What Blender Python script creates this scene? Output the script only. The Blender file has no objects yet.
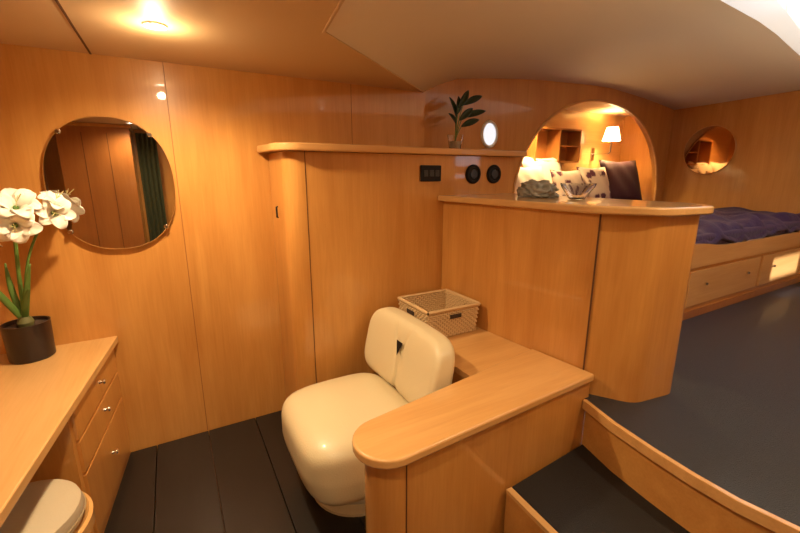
import bpy, bmesh, math, random
from mathutils import Vector, Matrix
random.seed(4)
sc=bpy.context.scene
sc.view_settings.view_transform='Standard'
sc.view_settings.look='None'
COL=sc.collection

# ---------------- materials ----------------
def newmat(name):
    m=bpy.data.materials.new(name); m.use_nodes=True
    nt=m.node_tree; b=nt.nodes['Principled BSDF']; return m,nt,b
def plain(name,col,rough=.5,metal=0,coat=0,trans=0,emit=None,es=0,ior=None,bump=0,bscale=60,spec=None,sheen=0):
    m,nt,b=newmat(name)
    b.inputs['Base Color'].default_value=(*col,1); b.inputs['Roughness'].default_value=rough
    b.inputs['Metallic'].default_value=metal; b.inputs['Coat Weight'].default_value=coat
    b.inputs['Coat Roughness'].default_value=.1
    b.inputs['Transmission Weight'].default_value=trans
    if ior: b.inputs['IOR'].default_value=ior
    if spec is not None: b.inputs['Specular IOR Level'].default_value=spec
    if sheen: b.inputs['Sheen Weight'].default_value=sheen
    if emit: b.inputs['Emission Color'].default_value=(*emit,1); b.inputs['Emission Strength'].default_value=es
    if bump:
        tc=nt.nodes.new('ShaderNodeTexCoord'); n=nt.nodes.new('ShaderNodeTexNoise'); n.inputs['Scale'].default_value=bscale; n.inputs['Detail'].default_value=4
        bp=nt.nodes.new('ShaderNodeBump'); bp.inputs['Strength'].default_value=bump; bp.inputs['Distance'].default_value=.01
        nt.links.new(tc.outputs['Object'],n.inputs['Vector']); nt.links.new(n.outputs['Fac'],bp.inputs['Height']); nt.links.new(bp.outputs['Normal'],b.inputs['Normal'])
    return m
def wood(name,c1,c2,axis='Z',rough=.35,coat=.85,crough=.05):
    m,nt,b=newmat(name)
    tc=nt.nodes.new('ShaderNodeTexCoord')
    def nz(sc_a,sc_l,scale,detail):
        mp=nt.nodes.new('ShaderNodeMapping')
        s=[sc_a]*3; s['XYZ'.index(axis)]=sc_l; mp.inputs['Scale'].default_value=s
        n=nt.nodes.new('ShaderNodeTexNoise'); n.inputs['Scale'].default_value=scale; n.inputs['Detail'].default_value=detail; n.inputs['Distortion'].default_value=.6
        nt.links.new(tc.outputs['Object'],mp.inputs['Vector']); nt.links.new(mp.outputs['Vector'],n.inputs['Vector']); return n
    a=nz(1,.12,9,4); f=nz(1,.05,90,3); g=nz(1,.8,1.6,2)
    mx=nt.nodes.new('ShaderNodeMath'); mx.operation='MULTIPLY_ADD'; mx.inputs[1].default_value=.55
    m2=nt.nodes.new('ShaderNodeMath'); m2.operation='MULTIPLY'; m2.inputs[1].default_value=.3
    nt.links.new(f.outputs['Fac'],m2.inputs[0]); nt.links.new(a.outputs['Fac'],mx.inputs[0]); nt.links.new(m2.outputs[0],mx.inputs[2])
    m3=nt.nodes.new('ShaderNodeMath'); m3.operation='MULTIPLY_ADD'; m3.inputs[1].default_value=.3
    nt.links.new(g.outputs['Fac'],m3.inputs[0]); nt.links.new(mx.outputs[0],m3.inputs[2])
    r=nt.nodes.new('ShaderNodeValToRGB'); r.color_ramp.elements[0].position=.38; r.color_ramp.elements[1].position=.78
    r.color_ramp.elements[0].color=(*c1,1); r.color_ramp.elements[1].color=(*c2,1)
    nt.links.new(m3.outputs[0],r.inputs['Fac']); nt.links.new(r.outputs['Color'],b.inputs['Base Color'])
    b.inputs['Roughness'].default_value=rough; b.inputs['Coat Weight'].default_value=coat; b.inputs['Coat Roughness'].default_value=crough
    return m
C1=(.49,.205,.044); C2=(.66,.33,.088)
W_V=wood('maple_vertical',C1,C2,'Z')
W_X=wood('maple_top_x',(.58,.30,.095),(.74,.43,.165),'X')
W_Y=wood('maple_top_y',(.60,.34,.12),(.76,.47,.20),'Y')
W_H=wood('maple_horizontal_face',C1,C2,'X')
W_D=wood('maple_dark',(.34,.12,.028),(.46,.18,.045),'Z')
W_FL=wood('floor_dark_boards',(.007,.005,.004),(.013,.010,.008),'Y',rough=.4,coat=.1,crough=.2)
SEAM=plain('seam_dark',(.10,.035,.012),.6)
SEAML=plain('seam_light',(.26,.10,.025),.6)
BLACK=plain('black_plastic',(.008,.008,.010),.5,spec=.25)
CEIL=plain('ceiling_panel',(.60,.42,.23),.55,bump=.05,bscale=200)
VINYL=plain('ceiling_vinyl',(.80,.70,.54),.6,bump=.15,bscale=260)
WHITE=plain('white_paint',(.85,.85,.82),.4)
SHAFT=plain('coaming_paint',(.62,.56,.48),.4)
CREAM=plain('cream_leather',(.68,.58,.37),.36,coat=.12,bump=.12,bscale=150)
CREAMD=plain('leather_crease',(.40,.31,.18),.6)
CHROME=plain('chrome',(.8,.8,.8),.15,1)
MIRROR=plain('mirror_glass',(.86,.86,.84),.01,1)
CARPET=plain('upper_floor_vinyl',(.018,.022,.029),.36,coat=.12,bump=.5,bscale=220)
TREAD=plain('step_tread_rubber',(.006,.006,.007),.55,bump=.4,bscale=300)
PURPLE=plain('purple_quilt',(.032,.007,.055),.8,bump=.5,bscale=40,sheen=.12)
BURG=plain('burgundy_fabric',(.05,.008,.022),.7,sheen=.1)
WHITEF=plain('white_fabric',(.80,.74,.66),.8)
PETAL=plain('white_petal',(.9,.88,.80),.5)
GREEN=plain('leaf_green',(.10,.20,.04),.4)
DGREEN=plain('dark_leaf',(.012,.035,.012),.3)
POT=plain('dark_pot',(.014,.006,.006),.4,coat=.2)
GLASS=plain('clear_glass',(.95,.97,.97),.02,trans=1,ior=1.45)
BROWNSOIL=plain('soil',(.05,.03,.02),.9)

# ---------------- mesh helpers ----------------
def finish(bm,name,mat,bevel=0,seg=2,ang=35,smooth=True):
    bmesh.ops.recalc_face_normals(bm,faces=bm.faces)
    me=bpy.data.meshes.new(name)
    for f in bm.faces: f.smooth=smooth
    for e in bm.edges:
        if len(e.link_faces)==2 and e.calc_face_angle(0)>math.radians(ang): e.smooth=False
        elif len(e.link_faces)!=2: e.smooth=True
    bm.to_mesh(me); bm.free()
    mats=mat if isinstance(mat,(list,tuple)) else [mat]
    for m in mats: me.materials.append(m)
    ob=bpy.data.objects.new(name,me); COL.objects.link(ob)
    if bevel:
        md=ob.modifiers.new('bevel','BEVEL'); md.width=bevel; md.segments=seg; md.limit_method='ANGLE'; md.angle_limit=math.radians(ang); md.harden_normals=True
    return ob
def prism(name,pts,z0,z1,mat,bevel=0,seg=2,ang=35):
    bm=bmesh.new()
    b=[bm.verts.new((x,y,z0)) for x,y in pts]; t=[bm.verts.new((x,y,z1)) for x,y in pts]
    bm.faces.new(b); bm.faces.new(t); n=len(pts)
    for i in range(n): bm.faces.new((b[i],b[(i+1)%n],t[(i+1)%n],t[i]))
    return finish(bm,name,mat,bevel,seg,ang)
def box(name,x0,x1,y0,y1,z0,z1,mat,bevel=0,seg=2):
    return prism(name,[(x0,y0),(x1,y0),(x1,y1),(x0,y1)],z0,z1,mat,bevel,seg)
def lathe(name,prof,c,mat,n=40,ang=35,sx=1,sy=1):
    bm=bmesh.new(); rings=[]
    for r,z in prof:
        if r<1e-5: rings.append([bm.verts.new((c[0],c[1],c[2]+z))])
        else: rings.append([bm.verts.new((c[0]+sx*r*math.cos(2*math.pi*i/n),c[1]+sy*r*math.sin(2*math.pi*i/n),c[2]+z)) for i in range(n)])
    for a,b in zip(rings,rings[1:]):
        for i in range(n):
            j=(i+1)%n
            if len(a)==1 and len(b)==1: continue
            if len(a)==1: bm.faces.new((a[0],b[i],b[j]))
            elif len(b)==1: bm.faces.new((a[i],a[j],b[0]))
            else: bm.faces.new((a[i],a[j],b[j],b[i]))
    return finish(bm,name,mat,ang=ang)
def tube(name,pts,r,mat,n=8,r2=None):
    bm=bmesh.new(); P=[Vector(p) for p in pts]; rings=[]
    for i,p in enumerate(P):
        d=(P[min(i+1,len(P)-1)]-P[max(i-1,0)]).normalized()
        u=d.orthogonal().normalized() if i==0 else (u-d*u.dot(d)).normalized()
        v=d.cross(u); rr=r if r2 is None else r+(r2-r)*i/(len(P)-1)
        rings.append([bm.verts.new(p+rr*(u*math.cos(2*math.pi*k/n)+v*math.sin(2*math.pi*k/n))) for k in range(n)])
    for a,b in zip(rings,rings[1:]):
        for i in range(n): bm.faces.new((a[i],a[(i+1)%n],b[(i+1)%n],b[i]))
    bm.faces.new(rings[0]); bm.faces.new(rings[-1])
    return finish(bm,name,mat,ang=60)
def group(name,parts,loc):
    e=bpy.data.objects.new(name,None); COL.objects.link(e); e.location=loc; e.empty_display_size=.1
    inv=Matrix.Translation(Vector(loc)).inverted()
    for p in parts: p.parent=e; p.matrix_parent_inverse=inv
    return e
def arc(cx,cy,r,a0,a1,n):
    return [(cx+r*math.cos(math.radians(a0+(a1-a0)*i/n)),cy+r*math.sin(math.radians(a0+(a1-a0)*i/n))) for i in range(n+1)]
def offset(pts,d):
    n=len(pts); out=[]
    for i in range(n):
        p0=Vector(pts[i-1]); p=Vector(pts[i]); p1=Vector(pts[(i+1)%n])
        a=(p-p0).normalized(); b=(p1-p).normalized()
        na=Vector((a.y,-a.x)); nb=Vector((b.y,-b.x)); m=(na+nb)
        if m.length<1e-4: m=na
        m.normalize(); k=d/max(.4,m.dot(na)); out.append((p.x+m.x*k,p.y+m.y*k))
    return out
def roundpoly(pts,rs,n=5):
    out=[]; N_=len(pts)
    for i in range(N_):
        r=rs[i]; p=Vector(pts[i])
        if r<=0: out.append(tuple(p)); continue
        a=(Vector(pts[i-1])-p).normalized(); b=(Vector(pts[(i+1)%N_])-p).normalized()
        A_=p+a*r; B_=p+b*r
        for k in range(n+1):
            t=k/n; q=A_*(1-t)**2+p*2*t*(1-t)+B_*t*t; out.append((q.x,q.y))
    return out
def pillow(name,c,sx,sy,th,rot,mat,n=14):
    bm=bmesh.new(); R=Matrix.Rotation(rot[2],3,'Z')@Matrix.Rotation(rot[1],3,'Y')@Matrix.Rotation(rot[0],3,'X')
    def P(i,j,s):
        u=-1+2*i/n; v=-1+2*j/n
        h=((1-u**4)*(1-v**4))**.6
        k=1-.10*(1-abs(u))*(abs(v))**4; l=1-.10*(1-abs(v))*(abs(u))**4
        return Vector(c)+R@Vector((u*sx/2*l,v*sy/2*k,s*th/2*h+.006*math.sin(9*u+5*v)*h))
    T={};B={}
    for i in range(n+1):
        for j in range(n+1):
            T[i,j]=bm.verts.new(P(i,j,1))
            B[i,j]=T[i,j] if i in(0,n) or j in(0,n) else bm.verts.new(P(i,j,-1))
    for i in range(n):
        for j in range(n):
            bm.faces.new((T[i,j],T[i+1,j],T[i+1,j+1],T[i,j+1]))
            q=[B[i,j],B[i,j+1],B[i+1,j+1],B[i+1,j]]
            try: bm.faces.new(q)
            except: pass
    return finish(bm,name,mat,ang=80)

# ---------------- room shell ----------------
YW=2.5
bm=bmesh.new(); x=-1.33
while x<1.62:
    x1=min(x+.275,1.62); 
    bmesh.ops.create_cube(bm,size=1,matrix=Matrix.Translation(((x+x1)/2,.6,-.02))@Matrix.Diagonal((x1-x-.004,3.78,.04,1)))
    x+=.275
fl=finish(bm,'floor',W_FL,.001,1)
box('floor_base',-1.35,1.75,-1.4,2.6,-.08,-.041,SEAM)
edge=[(1.625,1.06),(1.575,.88),(1.548,.70),(1.535,.55),(1.535,.42),(1.56,.28),(1.62,.08),(1.72,-.15),(1.88,-.5),(2.2,-1.3)]
upper=[(p[0],p[1]) for p in edge]+[(5.5,-1.3),(5.5,2.9),(1.63,2.49)]
prism('floor_cabin',upper,.474,.50,CARPET)
def ribbon(name,line,w,z0,z1,mat,bevel=0):
    L=[Vector(p) for p in line]; a=[];b=[]
    for i,p in enumerate(L):
        d=(L[min(i+1,len(L)-1)]-L[max(i-1,0)]).normalized(); n=Vector((d.y,-d.x))
        a.append((p.x,p.y)); b.append((p.x+n.x*w,p.y+n.y*w))
    return prism(name,a+b[::-1],z0,z1,mat,bevel)
ribbon('trim_1',edge,.022,.455,.503,W_X,.004)
ribbon('trim_2',[(p[0]+.03,p[1]) for p in edge],.02,0,.454,W_H)
fr=[(1.10,1.03),(1.08,.6),(1.10,.2),(1.2,-.15),(1.38,-.5),(1.7,-1.3)]
bk=[(p[0]+.01,p[1]) for p in edge]
s1=prism('base',fr+bk[::-1],0,.232,W_H,.003)
fr2=[(p[0]+.03,p[1]-.002) for p in fr]
s2=prism('tread',fr2+bk[::-1],.2325,.252,TREAD,.003)
s3=ribbon('nosing',fr,-.028,.2325,.25,W_Y)
group('step',[s1,s2,s3],(1.3,.4,0))

box('wall_port',-1.3,1.615,YW,YW+.05,-.1,2.5,W_V)
box('wall_aft',-1.3,-1.25,-1.35,YW,-.1,2.5,W_V)
for i,xs in enumerate((.04,1.06)):
    box('trim_%d'%(3+i),xs-.0018,xs+.0018,YW-.001,YW,0.0,2.1,SEAML)
A=Vector((1.615,2.5)); B=Vector((5.55,2.885)); D=(B-A); LEN=D.length; D.normalize(); N=Vector((-D.y,D.x))
s_l,s_r,zb,zs,zt=.98,3.70,1.0,1.28,2.26
sm=(s_l+s_r)/2; hw=(s_r-s_l)/2
def archz(s):
    u=min(1,abs((s-sm)/hw)); return zs+(zt-zs)*(1-u**2.2)**(1/2.1)
ss=[0,s_l]+[sm-hw*math.cos(math.pi*i/40) for i in range(1,40)]+[s_r,LEN]
bm=bmesh.new()
def wp(s,z,o=0): p=A+D*s+N*o; return (p.x,p.y,z)
def quad(s0,s1,z00,z01,z10,z11):
    vs=[]
    for o in (0,.05):
        vs.append([bm.verts.new(wp(s0,z00,o)),bm.verts.new(wp(s1,z10,o)),bm.verts.new(wp(s1,z11,o)),bm.verts.new(wp(s0,z01,o))])
    a,b=vs
    bm.faces.new(a); bm.faces.new(b[::-1])
    for i in range(4): bm.faces.new((a[i],b[i],b[(i+1)%4],a[(i+1)%4]))
for s0,s1 in zip(ss,ss[1:]):
    if s1<=s_l+1e-6 or s0>=s_r-1e-6: quad(s0,s1,0,2.6,0,2.6)
    else:
        quad(s0,s1,.0,zb,.0,zb); quad(s0,s1,archz(s0),2.6,archz(s1),2.6)
bmesh.ops.remove_doubles(bm,verts=bm.verts,dist=1e-5)
finish(bm,'wall_berth',W_V,smooth=False)
tr=[Vector(wp(s_l,zb,-.002))]+[Vector(wp(s,archz(s),-.002)) for s in ss if s_l<=s<=s_r]+[Vector(wp(s_r,zb,-.002))]
tube('trim_6',tr,.013,W_X,10)
s_p=.655
bm=bmesh.new(); c=Vector(wp(s_p,1.86,-.004)); vs=[bm.verts.new(c+Vector((D.x,D.y,0))*.075*math.cos(t*math.pi/16)+Vector((0,0,.085))*math.sin(t*math.pi/16)) for t in range(32)]
bm.faces.new(vs)
g=finish(bm,'pane',plain('porthole_daylight',(.8,.9,1),.1,emit=(.82,.90,1),es=.9))
ring=tube('rim',[c+Vector((D.x,D.y,0))*.085*math.cos(t*math.pi/20)+Vector((0,0,.095))*math.sin(t*math.pi/20) for t in range(41)],.012,WHITE,8)
group('window_1',[g,ring],c)
AX0,AX1,AY1=2.50,5.40,3.45
box('wall_alcove_back',AX0,AX1,AY1,AY1+.05,.9,2.35,W_X)
prism('wall_alcove_left',[(AX0-.05,2.65),(AX0,2.655),(AX0,AY1),(AX0-.05,AY1)],.9,2.35,W_V)
prism('wall_alcove_right',[(AX1,2.93),(AX1+.05,2.935),(AX1+.05,AY1),(AX1,AY1)],.9,2.35,W_V)
prism('ceiling_alcove',[(AX0-.05,2.66),(AX1+.05,2.93),(AX1+.05,AY1+.05),(AX0-.05,AY1+.05)],2.30,2.35,CEIL)
box('wall_bulkhead',5.5,5.55,-1.35,2.9,-.1,2.6,W_V)
el=[(2.435+.26*math.cos(t*math.pi/32),1.82+.27*math.sin(t*math.pi/32)) for t in range(64)]  # added tinted oval, stands in for the arch reflection on the bulkhead
bm=bmesh.new(); v0=[bm.verts.new((5.485,y,z)) for y,z in el]; v1=[bm.verts.new((5.499,y,z)) for y,z in el]
bm.faces.new(v0); bm.faces.new(v1)
for i in range(64): bm.faces.new((v0[i],v0[(i+1)%64],v1[(i+1)%64],v1[i]))
g=finish(bm,'glass',plain('arch_reflection_tint',(.44,.27,.15),.04,1))
ring=tube('frame',[(5.487,y,z) for y,z in el+el[:1]],.006,W_V,8)
group('arch_reflection_oval',[g,ring],(5.49,2.435,1.82))
bm=bmesh.new()
def cub(x0,x1,y0,y1,z0,z1): bmesh.ops.create_cube(bm,size=1,matrix=Matrix.Translation(((x0+x1)/2,(y0+y1)/2,(z0+z1)/2))@Matrix.Diagonal((x1-x0,y1-y0,z1-z0,1)))
wx0,wx1,wz0,wz1=4.12,4.72,1.485,1.88
cub(-1.3,wx0,-1.35,-1.3,-.1,2.6); cub(wx1,5.55,-1.35,-1.3,-.1,2.6); cub(wx0,wx1,-1.35,-1.3,-.1,wz0); cub(wx0,wx1,-1.35,-1.3,wz1,2.6)
cub(wx0,wx1,-1.345,-1.305,1.545,1.68)
finish(bm,'wall_starboard',W_V,smooth=False)
lc=[(-1.3,-1.35),(.47,-1.35),(.51,1.0),(.61,1.68),(1.63,2.52),(-1.3,2.52)]
prism('ceiling',lc,2.10,2.13,CEIL)
box('trim_7',-.256,-.248,-1.3,YW,2.097,2.10,SEAM)
tube('trim_8',[(.46,-1.3,2.10),(.50,1.0,2.10),(.60,1.68,2.10)],.005,CEIL,6)
def x0f(Y):
    P=[(-1.35,.46),(1.0,.50),(1.68,.60),(2.52,1.615),(3.2,1.9)]
    for (a,b),(c_,d_) in zip(P,P[1:]):
        if Y<=c_: return b+(d_-b)*(Y-a)/(c_-a)
    return 1.9
RR=[(0,0),(.24,.115),(.64,.165),(1.12,.22),(2.25,.30),(3.05,.275),(3.95,.215)]
def R(d):
    for (a,b),(c_,d_) in zip(RR,RR[1:]):
        if d<=c_: return b+(d_-b)*(d-a)/(c_-a)
    return RR[-1][1]
YS=[-1.35,-.4,.2,.5,.85,1.18,1.52,1.68,1.85,2.1,2.3,2.52,2.75,3.0]
bm=bmesh.new(); G=[]
for Y in YS:
    x0=x0f(Y); xs=[x0+(2.5-x0)*k/6 for k in range(6)]+[2.5,2.85,3.2,3.6,4.0,4.4,4.8,5.15,5.56]
    row=[]
    for X in xs:
        d=(X-x0)*3.9/max(.5,(5.5-x0)); z=2.10+R(d)+min(1,d/.6)*.035*max(0,2.8-Y)
        yy=Y+(.125*min(2.3,max(0,X-2.5)) if Y==1.18 else 0)
        row.append(bm.verts.new((X,yy,z)))
    G.append(row)
for j in range(len(YS)-1):
    for i in range(len(G[0])-1):
        if .49<YS[j]<1.17 and 6<=i<12: continue
        bm.faces.new((G[j][i],G[j][i+1],G[j+1][i+1],G[j+1][i]))
hole=[G[3][i].co.copy() for i in range(6,13)]+[G[4][12].co.copy()]+[G[5][i].co.copy() for i in range(12,5,-1)]+[G[4][6].co.copy()]
finish(bm,'ceiling_cabin',VINYL,ang=20)
bm=bmesh.new(); n=len(hole); lo=[bm.verts.new(p) for p in hole]; hi=[bm.verts.new((p.x,p.y,2.90)) for p in hole]
for i in range(n): bm.faces.new((lo[i],lo[(i+1)%n],hi[(i+1)%n],hi[i]))
sh=finish(bm,'shaft',SHAFT)
fr_=[box('frame_%d'%k,*v,WHITE) for k,v in enumerate([(2.46,4.84,.46,.5,2.88,2.94),(2.46,2.5,.5,1.17,2.88,2.94),(4.8,4.84,.5,1.46,2.88,2.94),(3.58,3.62,.5,1.30,2.88,2.92)])]
fr_.append(prism('frame_5',[(2.46,1.18),(4.84,1.475),(4.84,1.52),(2.46,1.22)],2.88,2.94,WHITE))
group('window_2',[sh]+fr_,(3.6,.85,2.6))

# ---------------- tall cabinet ----------------
cab=[(.525,2.498),(.54,2.31)]+arc(.628,2.268,.088,185,270,8)+[(2.18,2.18),(2.18,2.498)]
p=[prism('carcass',cab,0,1.668,W_V,.002)]
top=offset(cab,.06); top=[(x,min(y,2.498)) for x,y in top]
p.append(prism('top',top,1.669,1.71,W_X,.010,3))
p.append(box('seam',.646,.650,2.1785,2.18,0,1.668,SEAM))
p.append(tube('handle',[(.523,2.33,1.31),(.515,2.33,1.31),(.515,2.33,1.37),(.523,2.33,1.37)],.005,BLACK))
group('tall_cabinet',p,(1.3,2.3,0))
p=[box('plate',1.375,1.53,2.163,2.178,1.505,1.605,BLACK,.006,3)]
for k in range(3): p.append(box('socket_%d'%k,1.395+.043*k,1.425+.043*k,2.158,2.163,1.535,1.575,plain('socket',(.03,.03,.035),.5),.003))
group('electrical_outlet',p,(1.45,2.17,1.55))
def rot_y_disc(name,prof,c,mat):
    ob=lathe(name,prof,(0,0,0),mat,36); ob.data.transform(Matrix.Translation(c)@Matrix.Rotation(math.radians(90),4,'X')); return ob
for gx in (1.80,1.985):
    a=rot_y_disc('bezel',[(0,0),(.064,0),(.064,.008),(.056,.016),(.046,.016),(.044,.008),(0,.008)],(gx,2.179,1.55),BLACK)
    b=rot_y_disc('dial',[(0,.009),(.030,.009),(.028,.014),(0,.015)],(gx,2.179,1.55),plain('dial_face',(.02,.03,.045),.3))
    group('round_gauge',[a,b],(gx,2.17,1.55))

# ---------------- island ----------------
isl=roundpoly([(1.56,2.178),(1.655,1.12),(1.785,.925),(2.05,.885),(2.125,1.00),(2.125,2.178)],[0,.03,.05,.05,.05,0])
p=[prism('carcass',isl,0,1.378,W_V,.002,ang=50)]
t2=[(x,min(y,2.178)) for x,y in offset(isl,.045)]
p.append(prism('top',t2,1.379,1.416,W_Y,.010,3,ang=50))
p.append(prism('seam',[(1.659,1.112),(1.6555,1.117),(1.6525,1.116),(1.656,1.109)],.5,1.378,SEAM))
group('island_counter',p,(1.85,1.5,0))
bn=[(1.145,2.178),(1.145,1.345),(1.628,1.41),(1.557,2.178)]
p=[prism('carcass',offset(bn,-.01),0,.579,W_V),prism('top',bn,.58,.615,W_X,.004)]
group('bench_shelf',p,(1.4,1.8,0))
lw=arc(.585,1.125,.128,95,268,14)+[(1.655,1.05),(1.62,1.405)]
p=[prism('top',lw,.590,.630,W_X,.012,4,ang=50)]
body=arc(.60,1.125,.10,95,268,14)+[(1.655,1.07),(1.622,1.38)]
p.append(prism('body',body,0,.590,W_V,.002,ang=50))
p.append(box('seam',.604,.608,1.023,1.027,0,.585,SEAM))
group('low_partition',p,(1.1,1.2,0))

# ---------------- basket ----------------
RAT=plain('woven_rattan',(.62,.43,.22),.7,bump=.3,bscale=120)
RAT2=plain('rattan_dark',(.48,.31,.14),.8)
bx0,bx1,by0,by1,bz0,bh=1.195,1.530,1.78,2.085,.617,.175
parts=[]
def loop(o,z,am=.004,ph=0,n=22):
    x0,x1,y0,y1=bx0-o,bx1+o,by0-o,by1+o; pts=[]
    C=[(x0,y0),(x1,y0),(x1,y1),(x0,y1)]
    for k in range(4):
        a=Vector(C[k]); b=Vector(C[(k+1)%4]); d=(b-a); nn=Vector((d.y,-d.x)).normalized()
        for i in range(n):
            q=a+d*i/n+nn*am*math.cos(math.pi*i+ph); pts.append((q.x,q.y,z))
    pts.append(pts[0]); return pts
bm=bmesh.new()
for k in range(13):
    o=.012*k/12
    t=tube('t',loop(o,bz0+.008+k*.0128,am=.0045,ph=math.pi*(k%2)),.0072,RAT,5); bm.from_mesh(t.data); bpy.data.objects.remove(t)
parts.append(finish(bm,'weave',RAT,ang=70))
for k in range(2):
    parts.append(tube('rim_%d'%k,loop(.015,bz0+bh-.002-.002*k,am=0),.0105,RAT,6))
bm=bmesh.new()
C=[(bx0,by0),(bx1,by0),(bx1,by1),(bx0,by1)]
for k in range(4):
    a=Vector(C[k]); b=Vector(C[(k+1)%4]); d=b-a; nn=Vector((d.y,-d.x)).normalized()
    for i in range(22):
        q=a+d*i/22; t=tube('t',[(q.x,q.y,bz0),(q.x+nn.x*.012,q.y+nn.y*.012,bz0+bh-.01)],.0042,RAT2,5); bm.from_mesh(t.data); bpy.data.objects.remove(t)
parts.append(finish(bm,'stakes',RAT2,ang=70))
parts.append(box('bottom',bx0,bx1,by0,by1,bz0,bz0+.01,RAT))
parts.append(box('handle_slot',bx0-.023,bx0-.017,1.91,1.99,bz0+.115,bz0+.14,BROWNSOIL,.002))
parts.append(box('handle_slot_front',1.33,1.41,by0-.023,by0-.017,bz0+.115,bz0+.14,BROWNSOIL,.002))
group('wicker_basket',parts,(1.38,1.95,bz0))

# ---------------- chair ----------------
parts=[]
def sect(name,n,m,fn,mat):
    bm=bmesh.new(); V=[[bm.verts.new(fn(i/n,2*math.pi*j/m)) for j in range(m)] for i in range(n+1)]
    for i in range(n):
        for j in range(m): bm.faces.new((V[i][j],V[i+1][j],V[i+1][(j+1)%m],V[i][(j+1)%m]))
    bm.faces.new(V[0]); bm.faces.new(V[-1])
    return finish(bm,name,mat,ang=75)
def sgn(a,e): return math.copysign(abs(a)**e,a)
def seatpt(u,t):
    u2=.5-.5*math.cos(math.pi*u)
    zz=.10+.365*u2
    w=2*u2-1
    k=(1-abs(w)**6)**(1/2.5) if abs(w)<1 else 0
    k=max(k,.02)
    cx,cy=.660,1.670
    dn=max(0,(.5-u2)*2)
    X=cx+.305*k*(1-.16*dn**1.3)*sgn(math.cos(t),.45); Y=cy+.335*k*(1-.08*dn)*sgn(math.sin(t),.45)
    if X<cx: Y=cy+(Y-cy)*(1-.10*((cx-X)/.315)**2)
    dome=.012*(1-k) if u2>.5 else 0
    # stitched seam line around the front between top panel and side panel
    return (X,Y,zz+dome)
parts.append(sect('seat',36,80,seatpt,CREAM))
Y0,YL,ZC=1.345,.735,.605
YN,ZN=1.7125,.62
def bparams(Y):
    a=abs(2*(Y-Y0)/YL-1); e=max(0,(1-min(1,a)**9))**(1/2.6); return a,max(e,.02)
def fold(Y,z):
    v=0
    if z<ZN: v+=math.exp(-((Y-YN)/.011)**2)*.018+.010*math.exp(-((Y-YN)/.05)**2)
    else:
        f=max(0,1-(z-ZN)/.17)
        for sg in (-1,1): v+=math.exp(-((Y-YN-sg*(.012+(z-ZN)*.42))/.011)**2)*.013*f
        v+=.010*math.exp(-((Y-YN)/.05)**2)*f
    return v
def backpt(u,t):
    uu=.5-.5*math.cos(math.pi*u)
    Y=Y0+YL*uu; a,e=bparams(Y)
    zz=ZC+(.05+.135*e)*sgn(math.sin(t),.42)*(e**.3)
    w=(zz-.42)/.36; th=.078*e**.7
    X=.985+.070*w-.030*a**3+th*sgn(math.cos(t),.5)*(1.08-.25*w)
    if math.cos(t)<-.2: X+=fold(Y,zz)
    return (X,Y,zz)
parts.append(sect('backrest',200,128,backpt,CREAM))
def bfront(Y,z):
    a,e=bparams(Y); w=(z-.42)/.36
    s=min(1,abs(z-ZC)/((.05+.135*e)*e**.3)); c_=(1-s**(2/.42))**(.5/2)
    return .985+.070*w-.030*a**3-.078*e**.7*c_*(1.08-.25*w)
bm=bmesh.new(); vs=[]
for Y,z in ((YN+.032,.690),(YN-.032,.690),(YN,.615)): vs.append(bm.verts.new((bfront(Y,z)-.001,Y,z)))
bm.faces.new(vs); parts.append(finish(bm,'keyhole_notch',BLACK))
parts.append(lathe('pedestal',[(0,.03),(.19,.03),(.20,.06),(.19,.09),(.20,.12),(0,.14)],(.68,1.655,0),plain('chair_shell',(.75,.68,.55),.35,coat=.3),40))
parts.append(lathe('base',[(0,0),(.23,0),(.23,.015),(.20,.03),(0,.03)],(.68,1.655,0),CREAM,40))
group('swivel_lounge_chair',parts,(.68,1.655,0))

# ---------------- desk ----------------
dx=lambda Y:-.47+(.14)*(Y-1.24)/1.26
dt=[(-1.248,.30),(dx(.30),.30),(dx(2.498),2.498),(-1.248,2.498)]
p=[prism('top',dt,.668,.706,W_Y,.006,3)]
o=-.028
p.append(prism('drawer_bank',[(-1.0,1.80),(dx(1.8)+o,1.80),(dx(2.49)+o,2.496),(-1.0,2.496)],0,.667,W_V))
for k,(z0,z1) in enumerate(((.525,.650),(.375,.515),(.06,.365))):
    y0,y1=1.83,2.46
    p.append(prism('drawer_%d'%k,[(dx(y0)+o-.002,y0),(dx(y0)+o+.012,y0),(dx(y1)+o+.012,y1),(dx(y1)+o-.002,y1)],z0,z1,W_V,.003))
    kn=lathe('knob_%d'%k,[(0,0),(.008,0),(.006,.012),(.013,.018),(.010,.025),(0,.026)],(0,0,0),CHROME,16)
    yk=2.16; kn.data.transform(Matrix.Translation((dx(yk)+o+.011,yk,(z0+z1)/2+.02))@Matrix.Rotation(math.radians(90),4,'Y')); p.append(kn)
p.append(box('back_panel',-1.248,-1.2,.32,1.8,0,.667,W_D))
p.append(prism('end_panel',[(-1.2,.32),(dx(.32)+o,.32),(dx(.35)+o,.35),(-1.2,.35)],0,.667,W_V))
group('vanity_desk',p,(-.8,1.5,0))

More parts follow.
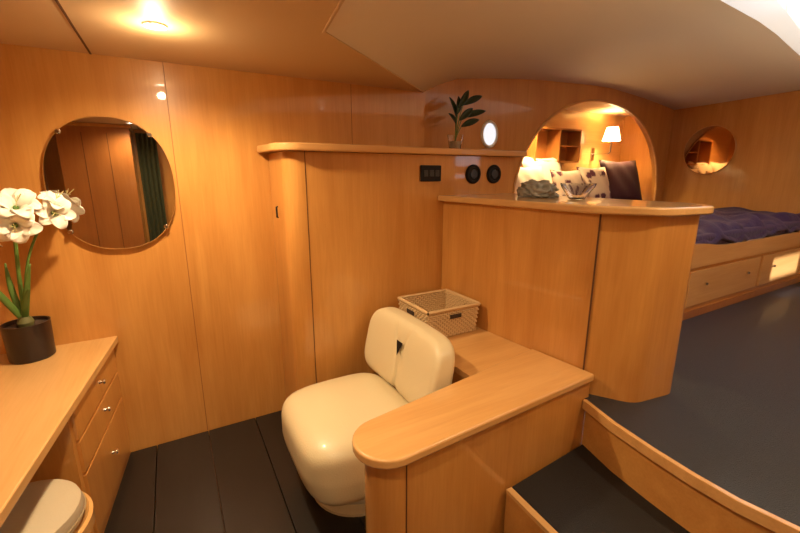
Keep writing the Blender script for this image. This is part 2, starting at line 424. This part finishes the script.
# stool
sx_,sy_=-.565,1.53
BEIGE=plain('stool_cushion',(.50,.42,.30),.6,bump=.2,bscale=120)
p=[lathe('cushion',[(0,.40),(.165,.40),(.184,.415),(.192,.445),(.184,.475),(.152,.492),(.08,.500),(0,.502)],(sx_,sy_,0),BEIGE,48)]
p.append(lathe('frame',[(.0,.36),(.20,.36),(.210,.37),(.210,.412),(.200,.418),(.182,.405),(0,.405)],(sx_,sy_,0),W_X,48))
p.append(lathe('apron',[(.13,.02),(.185,.02),(.188,.36),(.13,.36)],(sx_,sy_,0),W_V,48))
p.append(lathe('foot',[(0,0),(.15,0),(.15,.02),(0,.02)],(sx_,sy_,0),BLACK,36))
p.append(tube('piping',[(sx_+.191*math.cos(t*math.pi/24),sy_+.191*math.sin(t*math.pi/24),.44) for t in range(49)],.004,CREAMD,6))
group('vanity_stool',p,(sx_,sy_,0))

# ---------------- amaryllis ----------------
px,py,pz=-.650,2.38,.706
p=[lathe('pot',[(0,0),(.078,0),(.084,.006),(.088,.168),(.089,.175),(.082,.175),(.078,.155),(0,.155)],(px,py,pz),POT,40)]
p.append(lathe('soil',[(0,.158),(.078,.158)],(px,py,pz),BROWNSOIL,30))
p.append(lathe('bulb',[(0,.15),(.025,.15),(.032,.175),(.024,.195),(.010,.21),(0,.212)],(px,py,pz),plain('bulb',(.12,.12,.04),.7),20))
def petals(bm,c,ax,L,W,n=6,r0=.010):
    ax=Vector(ax).normalized(); u=ax.orthogonal().normalized(); v=ax.cross(u)
    for k in range(n):
        a=2*math.pi*k/n+random.uniform(-.12,.12); rd=u*math.cos(a)+v*math.sin(a); td=ax.cross(rd)
        Lk=L*random.uniform(.88,1.1); V=[]; ph=random.uniform(0,6)
        for i in range(11):
            s=i/10; f=.30*s+.80*s**1.9
            pos=Vector(c)+ax*Lk*(s*1.0-.55*s**3)+rd*(r0+Lk*f*.75)+ax*(.004 if k%2 else 0)
            w=W*math.sin(math.pi*min(1,s**1.25*.90+.06))**.55
            row=[]
            for j in range(9):
                q=-1+j/4
                row.append(bm.verts.new(pos+td*q*w+(ax*.25-rd*.15)*w*(q*q)+(ax*.16*w*math.sin(6*q+9*s+ph))*abs(q)*s))
            V.append(row)
        for i in range(10):
            for j in range(8): bm.faces.new((V[i][j],V[i+1][j],V[i+1][j+1],V[i][j+1]))
bm=bmesh.new()
F=[((-.600,2.33,1.335),(.15,-.75,-.05)),((-.655,2.33,1.385),(-.8,-.45,.35)),((-.590,2.34,1.40),(.25,-.6,.55)),((-.640,2.36,1.33),(-.75,-.5,-.2)),
   ((-.475,2.38,1.375),(.25,-.8,.1)),((-.480,2.39,1.405),(.5,-.3,.7))]
for k,(c,a) in enumerate(F): petals(bm,c,a,.090 if k<4 else .075,.037 if k<4 else .030)
fl_=finish(bm,'petals',PETAL,ang=80); md=fl_.modifiers.new('s','SOLIDIFY'); md.thickness=.0015
p.append(fl_)
bm=bmesh.new()
for c,a in F:
    a=Vector(a).normalized()
    for k in range(5):
        e=Vector(c)+a*.085+Vector((random.uniform(-.018,.018),random.uniform(-.01,.01),random.uniform(-.018,.018)))
        t=tube('t',[Vector(c),Vector(c)+a*.05,e],.0014,GREEN,5); bm.from_mesh(t.data); bpy.data.objects.remove(t)
p.append(finish(bm,'stamens',plain('stamen',(.75,.72,.35),.5)))
def bez(a,b,c_,n=14): a,b,c_=map(Vector,(a,b,c_)); return [a*(1-t)**2+b*2*t*(1-t)+c_*t*t for t in [i/n for i in range(n+1)]]
s1=bez((px,py,pz+.18),(px+.01,py,1.12),(-.615,2.37,1.33)); p.append(tube('stem_1',s1,.009,GREEN,10,.007))
s2=bez((px+.01,py,pz+.18),(px+.02,py+.02,1.22),(-.490,2.41,1.37)); p.append(tube('stem_2',s2,.006,GREEN,10,.005))
for k,(c,a) in enumerate(F):
    base=s1[-1] if k<4 else s2[-1]
    p.append(tube('neck_%d'%k,[base,(base+Vector(c))/2+Vector((0,0,.008)),Vector(c)+Vector(a).normalized()*.02],.005,GREEN,8,.010))
def strap(name,a,b,c_,w,mat,n=14,up=None):
    P=bez(a,b,c_,n); bm=bmesh.new(); V=[]
    for i,q in enumerate(P):
        d=(P[min(i+1,n)]-P[max(i-1,0)]).normalized(); sd=(up if up else d.cross(Vector((.3,-1,.1)))).normalized(); nn=d.cross(sd)
        t=i/n; ww=w*(math.sin(math.pi*min(.97,(.25+.75*t)))**.6)
        V.append([bm.verts.new(q+sd*ww*k+nn*abs(k)*ww*.3) for k in (-1,-.5,0,.5,1)])
    for i in range(n):
        for j in range(4): bm.faces.new((V[i][j],V[i+1][j],V[i+1][j+1],V[i][j+1]))
    ob=finish(bm,name,mat,ang=80); m_=ob.modifiers.new('s','SOLIDIFY'); m_.thickness=.002; return ob
p.append(strap('leaf_1',(px,py,.88),(px-.06,py-.03,1.04),(px-.10,py-.06,1.14),.013,GREEN))
p.append(strap('leaf_2',(px,py,.88),(px+.03,py-.03,1.03),(px+.07,py-.05,1.16),.012,GREEN))
p.append(strap('leaf_3',(px,py,.88),(px+.02,py-.05,.98),(px+.06,py-.09,1.06),.012,GREEN))
p.append(strap('leaf_4',(px,py,.88),(px-.03,py,1.02),(px-.03,py+.02,1.16),.012,GREEN))
group('amaryllis_in_pot',p,(px,py,pz))

# ---------------- foliage plant on cabinet ----------------
qx,qy,qz=1.757,2.33,1.711
p=[lathe('glass_pot',[(0,0),(.034,0),(.038,.004),(.055,.10),(.055,.104),(.051,.104),(.035,.010),(0,.008)],(qx,qy,qz),GLASS,32)]
p.append(lathe('pebbles',[(0,.011),(.034,.011),(.042,.060),(0,.065)],(qx,qy,qz),plain('pebbles',(.62,.52,.40),.8,bump=1,bscale=120),20))
def leaf(name,base,tip,w,nrm):
    base,tip=Vector(base),Vector(tip); d=tip-base; n=12; bm=bmesh.new(); V=[]; sd=d.cross(Vector(nrm)).normalized(); nn=sd.cross(d).normalized()
    for i in range(n+1):
        t=i/n; q=base+d*t-nn*.03*t*t; ww=w*math.sin(math.pi*(.04+.94*t))**.8
        V.append([bm.verts.new(q+sd*ww*k+nn*abs(k)*ww*.35) for k in (-1,-.5,0,.5,1)])
    for i in range(n):
        for j in range(4): bm.faces.new((V[i][j],V[i+1][j],V[i+1][j+1],V[i][j+1]))
    ob=finish(bm,name,DGREEN,ang=80); m_=ob.modifiers.new('s','SOLIDIFY'); m_.thickness=.0015; return ob
LV=[((.03,0,.20),(.13,-.03,.29)),((.06,0,.22),(.26,-.02,.29)),((.0,0,.22),(-.03,0,.35)),((.02,0,.28),(.12,0,.41)),((.05,0,.16),(.17,-.05,.22)),((.0,0,.17),(-.05,-.03,.24)),((.06,0,.30),(.24,0,.39)),((.01,0,.24),(.04,0,.36))]
for k,(a,b) in enumerate(LV):
    bs=(qx+a[0],qy+a[1],qz+a[2]); p.append(leaf('leaf_%d'%k,bs,(qx+b[0],qy+b[1],qz+b[2]),.024,(.2,-1,.6)))
    p.append(tube('stem_%d'%k,bez((qx,qy,qz+.05),(qx+a[0]*.3,qy,qz+a[2]*.7),bs,6),.003,GREEN,6))
group('potted_rubber_plant',p,(qx,qy,qz))

# ---------------- wall mirror ----------------
mc=(-.24,1.497); a_,b_=.268,.325
el=[(mc[0]+a_*sgn(math.cos(t*math.pi/48),.88),mc[1]+b_*sgn(math.sin(t*math.pi/48),.88)) for t in range(96)]
bm=bmesh.new(); v0=[bm.verts.new((x,YW-.018,z)) for x,z in el]; v1=[bm.verts.new((x,YW-.024,mc[1]+(z-mc[1])*.985)) for x,z in [(mc[0]+(x-mc[0])*.985,z) for x,z in el]]
vb=[bm.verts.new((x,YW-.012,z)) for x,z in el]
bm.faces.new(v1)
for i in range(96):
    j=(i+1)%96; bm.faces.new((v0[i],v0[j],v1[j],v1[i])); bm.faces.new((vb[i],vb[j],v0[j],v0[i]))
bm.faces.new(vb)
p=[finish(bm,'glass',MIRROR,ang=15)]
for k,t in enumerate((48,132,222,318)):
    t=math.radians(t); cx=mc[0]+a_*math.cos(t)*1.02; cz=mc[1]+b_*math.sin(t)*1.02
    c_=rot_y_disc('clip_%d'%k,[(0,0),(.012,0),(.012,.03),(.008,.036),(0,.036)],(cx,YW,cz),CHROME); p.append(c_)
group('arch_reflection_oval',p,(mc[0],YW-.02,mc[1]))

# ---------------- berth ----------------
bp=[box('base_front',2.75,5.498,1.40,1.43,.502,.97,W_H)]
bp.append(prism('base_side',[(2.65,1.43),(2.68,1.43),(2.68,2.59),(2.65,2.59)],.502,.97,W_V))
bm=bmesh.new(); n=60; F1=[]
for yy in (1.375,1.40):
    lo=[];hi=[]
    for i in range(n+1):
        X=2.65+(5.498-2.65)*i/n
        z=1.03+(.045*(1/(1+math.exp((X-3.40)*12))))
        lo.append(bm.verts.new((X,yy,.90))); hi.append(bm.verts.new((X,yy,z)))
    F1.append((lo,hi))
for lo,hi in F1:
    for i in range(n): bm.faces.new((lo[i],lo[i+1],hi[i+1],hi[i]))
(l0,h0),(l1,h1)=F1
for i in range(n): bm.faces.new((h0[i],h0[i+1],h1[i+1],h1[i])); bm.faces.new((l0[i],l0[i+1],l1[i+1],l1[i]))
bm.faces.new((l0[0],h0[0],h1[0],l1[0])); bm.faces.new((l0[-1],h0[-1],h1[-1],l1[-1]))
bp.append(finish(bm,'rail',W_X))
for k,(x0,x1) in enumerate(((2.75,3.10),(3.16,4.30),(4.36,5.46))):
    bp.append(box('drawer_%d'%k,x0,x1,1.382,1.401,.60,.87,W_X,.006,2))
    for xk in ((x0+x1)/2-.3*(x1-x0),(x0+x1)/2+.3*(x1-x0)):
        bp.append(lathe('knob',[(0,-.012),(.012,-.008),(.012,.008),(0,.012)],(xk,1.372,.76),CHROME,14))
bp.append(box('plinth',2.68,5.498,1.39,1.40,.502,.56,W_D))
mat_=[(2.70,1.41),(5.49,1.41),(5.49,2.86),(5.20,2.83),(5.20,3.44),(2.70,3.44)]
bp.append(prism('mattress',mat_,1.002,1.12,PURPLE,.03,3))
bm=bmesh.new(); nx,ny=110,64; V=[]
for i in range(nx+1):
    row=[]
    for j in range(ny+1):
        X=2.72+(5.485-2.72)*i/nx; v=j/ny; Y=1.385+(2.80-1.385)*v
        z=1.165+.014*math.sin(X*9+Y*4)+.013*math.sin(X*17-Y*11)+.012*math.sin(Y*21+3*math.sin(X*5))+.009*math.sin(X*31+4*math.sin(Y*7))
        if v<.10: z-= (1-v/.10)**1.7*(.125+.02*math.sin(X*5))
        row.append(bm.verts.new((X,Y,z)))
    V.append(row)
for i in range(nx):
    for j in range(ny): bm.faces.new((V[i][j],V[i+1][j],V[i+1][j+1],V[i][j+1]))
q=finish(bm,'quilt',PURPLE,ang=80); m_=q.modifiers.new('s','SOLIDIFY'); m_.thickness=.02; bp.append(q)
group('berth_bed',bp,(4.1,2.0,.5))
FL,nt,b=newmat('floral_fabric')
tc=nt.nodes.new('ShaderNodeTexCoord'); vo=nt.nodes.new('ShaderNodeTexVoronoi'); vo.inputs['Scale'].default_value=8
nn_=nt.nodes.new('ShaderNodeTexNoise'); nn_.inputs['Scale'].default_value=22; ad=nt.nodes.new('ShaderNodeMath'); ad.operation='MULTIPLY_ADD'; ad.inputs[1].default_value=.5
r=nt.nodes.new('ShaderNodeValToRGB'); r.color_ramp.elements[0].position=.52; r.color_ramp.elements[0].color=(.09,.02,.05,1); r.color_ramp.elements[1].position=.66; r.color_ramp.elements[1].color=(.60,.46,.38,1)
nt.links.new(tc.outputs['Object'],vo.inputs['Vector']); nt.links.new(tc.outputs['Object'],nn_.inputs['Vector']); nt.links.new(nn_.outputs['Fac'],ad.inputs[0]); nt.links.new(vo.outputs['Distance'],ad.inputs[2])
nt.links.new(ad.outputs[0],r.inputs['Fac']); nt.links.new(r.outputs['Color'],b.inputs['Base Color']); b.inputs['Roughness'].default_value=.8
R_=math.radians
pillow('pillow',(3.05,3.24,1.48),.62,.56,.15,(R_(72),0,R_(0)),WHITEF)
pillow('pillow',(3.72,3.24,1.48),.62,.56,.15,(R_(72),0,R_(0)),WHITEF)
pillow('pillow',(3.22,3.00,1.42),.55,.46,.12,(R_(70),0,R_(3)),WHITEF)
pillow('floral_pillow',(3.82,2.98,1.40),.50,.42,.12,(R_(70),0,R_(0)),FL)
pillow('floral_pillow',(4.34,3.04,1.42),.48,.46,.12,(R_(70),0,R_(-5)),FL)
pillow('burgundy_pillow',(4.88,3.06,1.46),.58,.56,.14,(R_(70),0,R_(-12)),BURG)
p=[]
for k,v in enumerate([(3.55,4.30,3.25,3.449,1.68,1.70),(3.55,4.30,3.25,3.449,2.04,2.06),(3.55,3.57,3.25,3.449,1.70,2.04),(4.28,4.30,3.25,3.449,1.70,2.04),(3.93,3.95,3.25,3.449,1.70,2.04),(3.57,4.28,3.43,3.449,1.70,2.04),(3.95,4.28,3.26,3.43,1.86,1.875)]):
    p.append(box('board_%d'%k,*v,W_D))
group('wall_shelf',p,(4.0,3.35,1.85))
lx,ly,lz=4.80,3.20,1.95
SH=plain('lampshade',(.9,.8,.6),.6,emit=(1,.72,.36),es=7)
p=[lathe('shade',[(.105,0),(.065,.16),(.062,.16),(.102,0)],(lx,ly,lz),SH,30)]
p.append(lathe('bulb',[(0,.02),(.02,.03),(.028,.06),(.02,.09),(0,.1)],(lx,ly,lz),plain('bulb_glow',(1,.9,.7),.5,emit=(1,.75,.4),es=12),16))
p.append(tube('arm',[(lx,3.445,1.80),(lx,3.35,1.80),(lx,3.22,1.80),(lx,ly,1.82),(lx,ly,1.97)],.009,CHROME,8))
p.append(box('wall_plate',lx-.03,lx+.03,3.43,3.449,1.72,1.88,CHROME,.006))
group('wall_sconce',p,(lx,ly,lz))

p=[lathe('bowl',[(0,0),(.04,0),(.045,.006),(.085,.065),(.092,.085),(.088,.085),(.080,.065),(.04,.012),(0,.010)],(1.93,1.45,1.417),GLASS,40)]
group('glass_bowl',p,(1.93,1.45,1.417))
bm=bmesh.new(); bmesh.ops.create_icosphere(bm,subdivisions=5,radius=1)
for v in bm.verts:
    n_=v.co.normalized(); k=1+.18*math.sin(7*n_.x+5*n_.z)*math.cos(9*n_.y)+.1*math.sin(17*n_.x*n_.y+11*n_.z)+.06*math.sin(25*n_.y+14*n_.x)
    v.co=Vector((1.90+.075*n_.x*k,1.70+.12*n_.y*k,max(1.417,1.455+.060*n_.z*k)))
finish(bm,'crumpled_plastic_bag',plain('grey_plastic',(.45,.47,.45),.2,coat=.6,trans=.3),ang=80)

# ---------------- wardrobe and curtain aft ----------------
p=[box('carcass',-1.0,-.33,-1.29,-.75,0,2.06,W_D,.004)]
for k,xx in enumerate((-.78,-.55)): p.append(box('door_seam_%d'%k,xx,xx+.005,-.752,-.748,.1,2.0,SEAM))
p.append(box('cornice',-1.02,-.31,-1.29,-.73,2.06,2.095,W_V))
group('wardrobe',p,(-.7,-1.0,0))
bm=bmesh.new(); a=[];b=[]
for i in range(31):
    X=-.30+.22*i/30; Y=-1.22+.03*math.sin(i*.9); a.append(bm.verts.new((X,Y,.02))); b.append(bm.verts.new((X,Y,2.05)))
for i in range(30): bm.faces.new((a[i],a[i+1],b[i+1],b[i]))
finish(bm,'curtain_green',plain('green_curtain',(.09,.10,.05),.8),ang=80)

# ---------------- lights ----------------
WARM=(1,.74,.43)
def downlight(x,y,z,e):
    d=lathe('lens',[(0,-.004),(.026,-.004)],(x,y,z),plain('lamp_glow',(1,.9,.7),.5,emit=(1,.88,.66),es=60),24)
    r_=lathe('ring',[(.026,-.004),(.028,-.009),(.040,-.007),(.042,0),(.026,0)],(x,y,z),WHITE,30)
    group('ceiling_downlight',[d,r_],(x,y,z))
    L=bpy.data.lights.new('downlight_lamp','SPOT'); L.energy=e; L.color=WARM; L.spot_size=R_(160); L.spot_blend=.8; L.shadow_soft_size=.04
    o=bpy.data.objects.new('downlight_lamp',L); COL.objects.link(o); o.location=(x,y,z-.02)
downlight(.02,1.917,2.10,100)
downlight(-.1,.55,2.10,56)
downlight(-.3,-.5,2.10,40)
downlight(1.7,.1,2.33,56)
def point(name,loc,e,col,s=.05):
    L=bpy.data.lights.new(name,'POINT'); L.energy=e; L.color=col; L.shadow_soft_size=s
    o=bpy.data.objects.new(name,L); COL.objects.link(o); o.location=loc
def fill_spot(x,y,z,e,col,rx=math.pi,nm='ceiling_fill',sz=140):  # added fill spot, belongs to no fitting in the room
    L=bpy.data.lights.new(nm,'SPOT'); L.energy=e; L.color=col; L.spot_size=R_(sz); L.spot_blend=.7; L.shadow_soft_size=.08
    o=bpy.data.objects.new(nm,L); COL.objects.link(o); o.location=(x,y,z); o.rotation_euler=(rx,0,0)
point('downlight_glow_lamp',(.02,1.917,2.03),4.5,WARM,.02)
point('sconce_lamp',(4.80,3.20,2.03),75,(1,.70,.30),.05)
fill_spot(3.4,3.05,2.26,120,(1,.70,.30),0,'alcove_fill',150)  # added downward spot, brightens the alcove on top of the sconce
fill_spot(3.7,-.6,.9,170,(1,.82,.60))  # added out of view to brighten the cabin ceiling
fill_spot(1.4,-.5,1.0,70,(1,.80,.55))  # another unseen fill, for the middle of the ceiling
S=bpy.data.lights.new('sun','SUN'); S.energy=9; S.angle=R_(1.0); S.color=(1,.95,.88)
so=bpy.data.objects.new('sun',S); COL.objects.link(so)
so.rotation_euler=Vector((.45,2.7,-1.05)).to_track_quat('-Z','Y').to_euler(); so.location=(3,-4,4)
w=bpy.data.worlds.new('world'); sc.world=w; w.use_nodes=True
w.node_tree.nodes['Background'].inputs[0].default_value=(.82,.90,1,1); w.node_tree.nodes['Background'].inputs[1].default_value=3.0

# ---------------- camera ----------------
cd=bpy.data.cameras.new('camera'); cam=bpy.data.objects.new('camera',cd); COL.objects.link(cam)
cd.sensor_width=36; cd.lens=18; cd.clip_start=.02
pt=math.radians(13); az=math.radians(60.5)
d=Vector((math.cos(az)*math.cos(pt),math.sin(az)*math.cos(pt),-math.sin(pt)))
cam.location=(0,0,1.55); cam.rotation_euler=d.to_track_quat('-Z','Y').to_euler()
sc.camera=cam
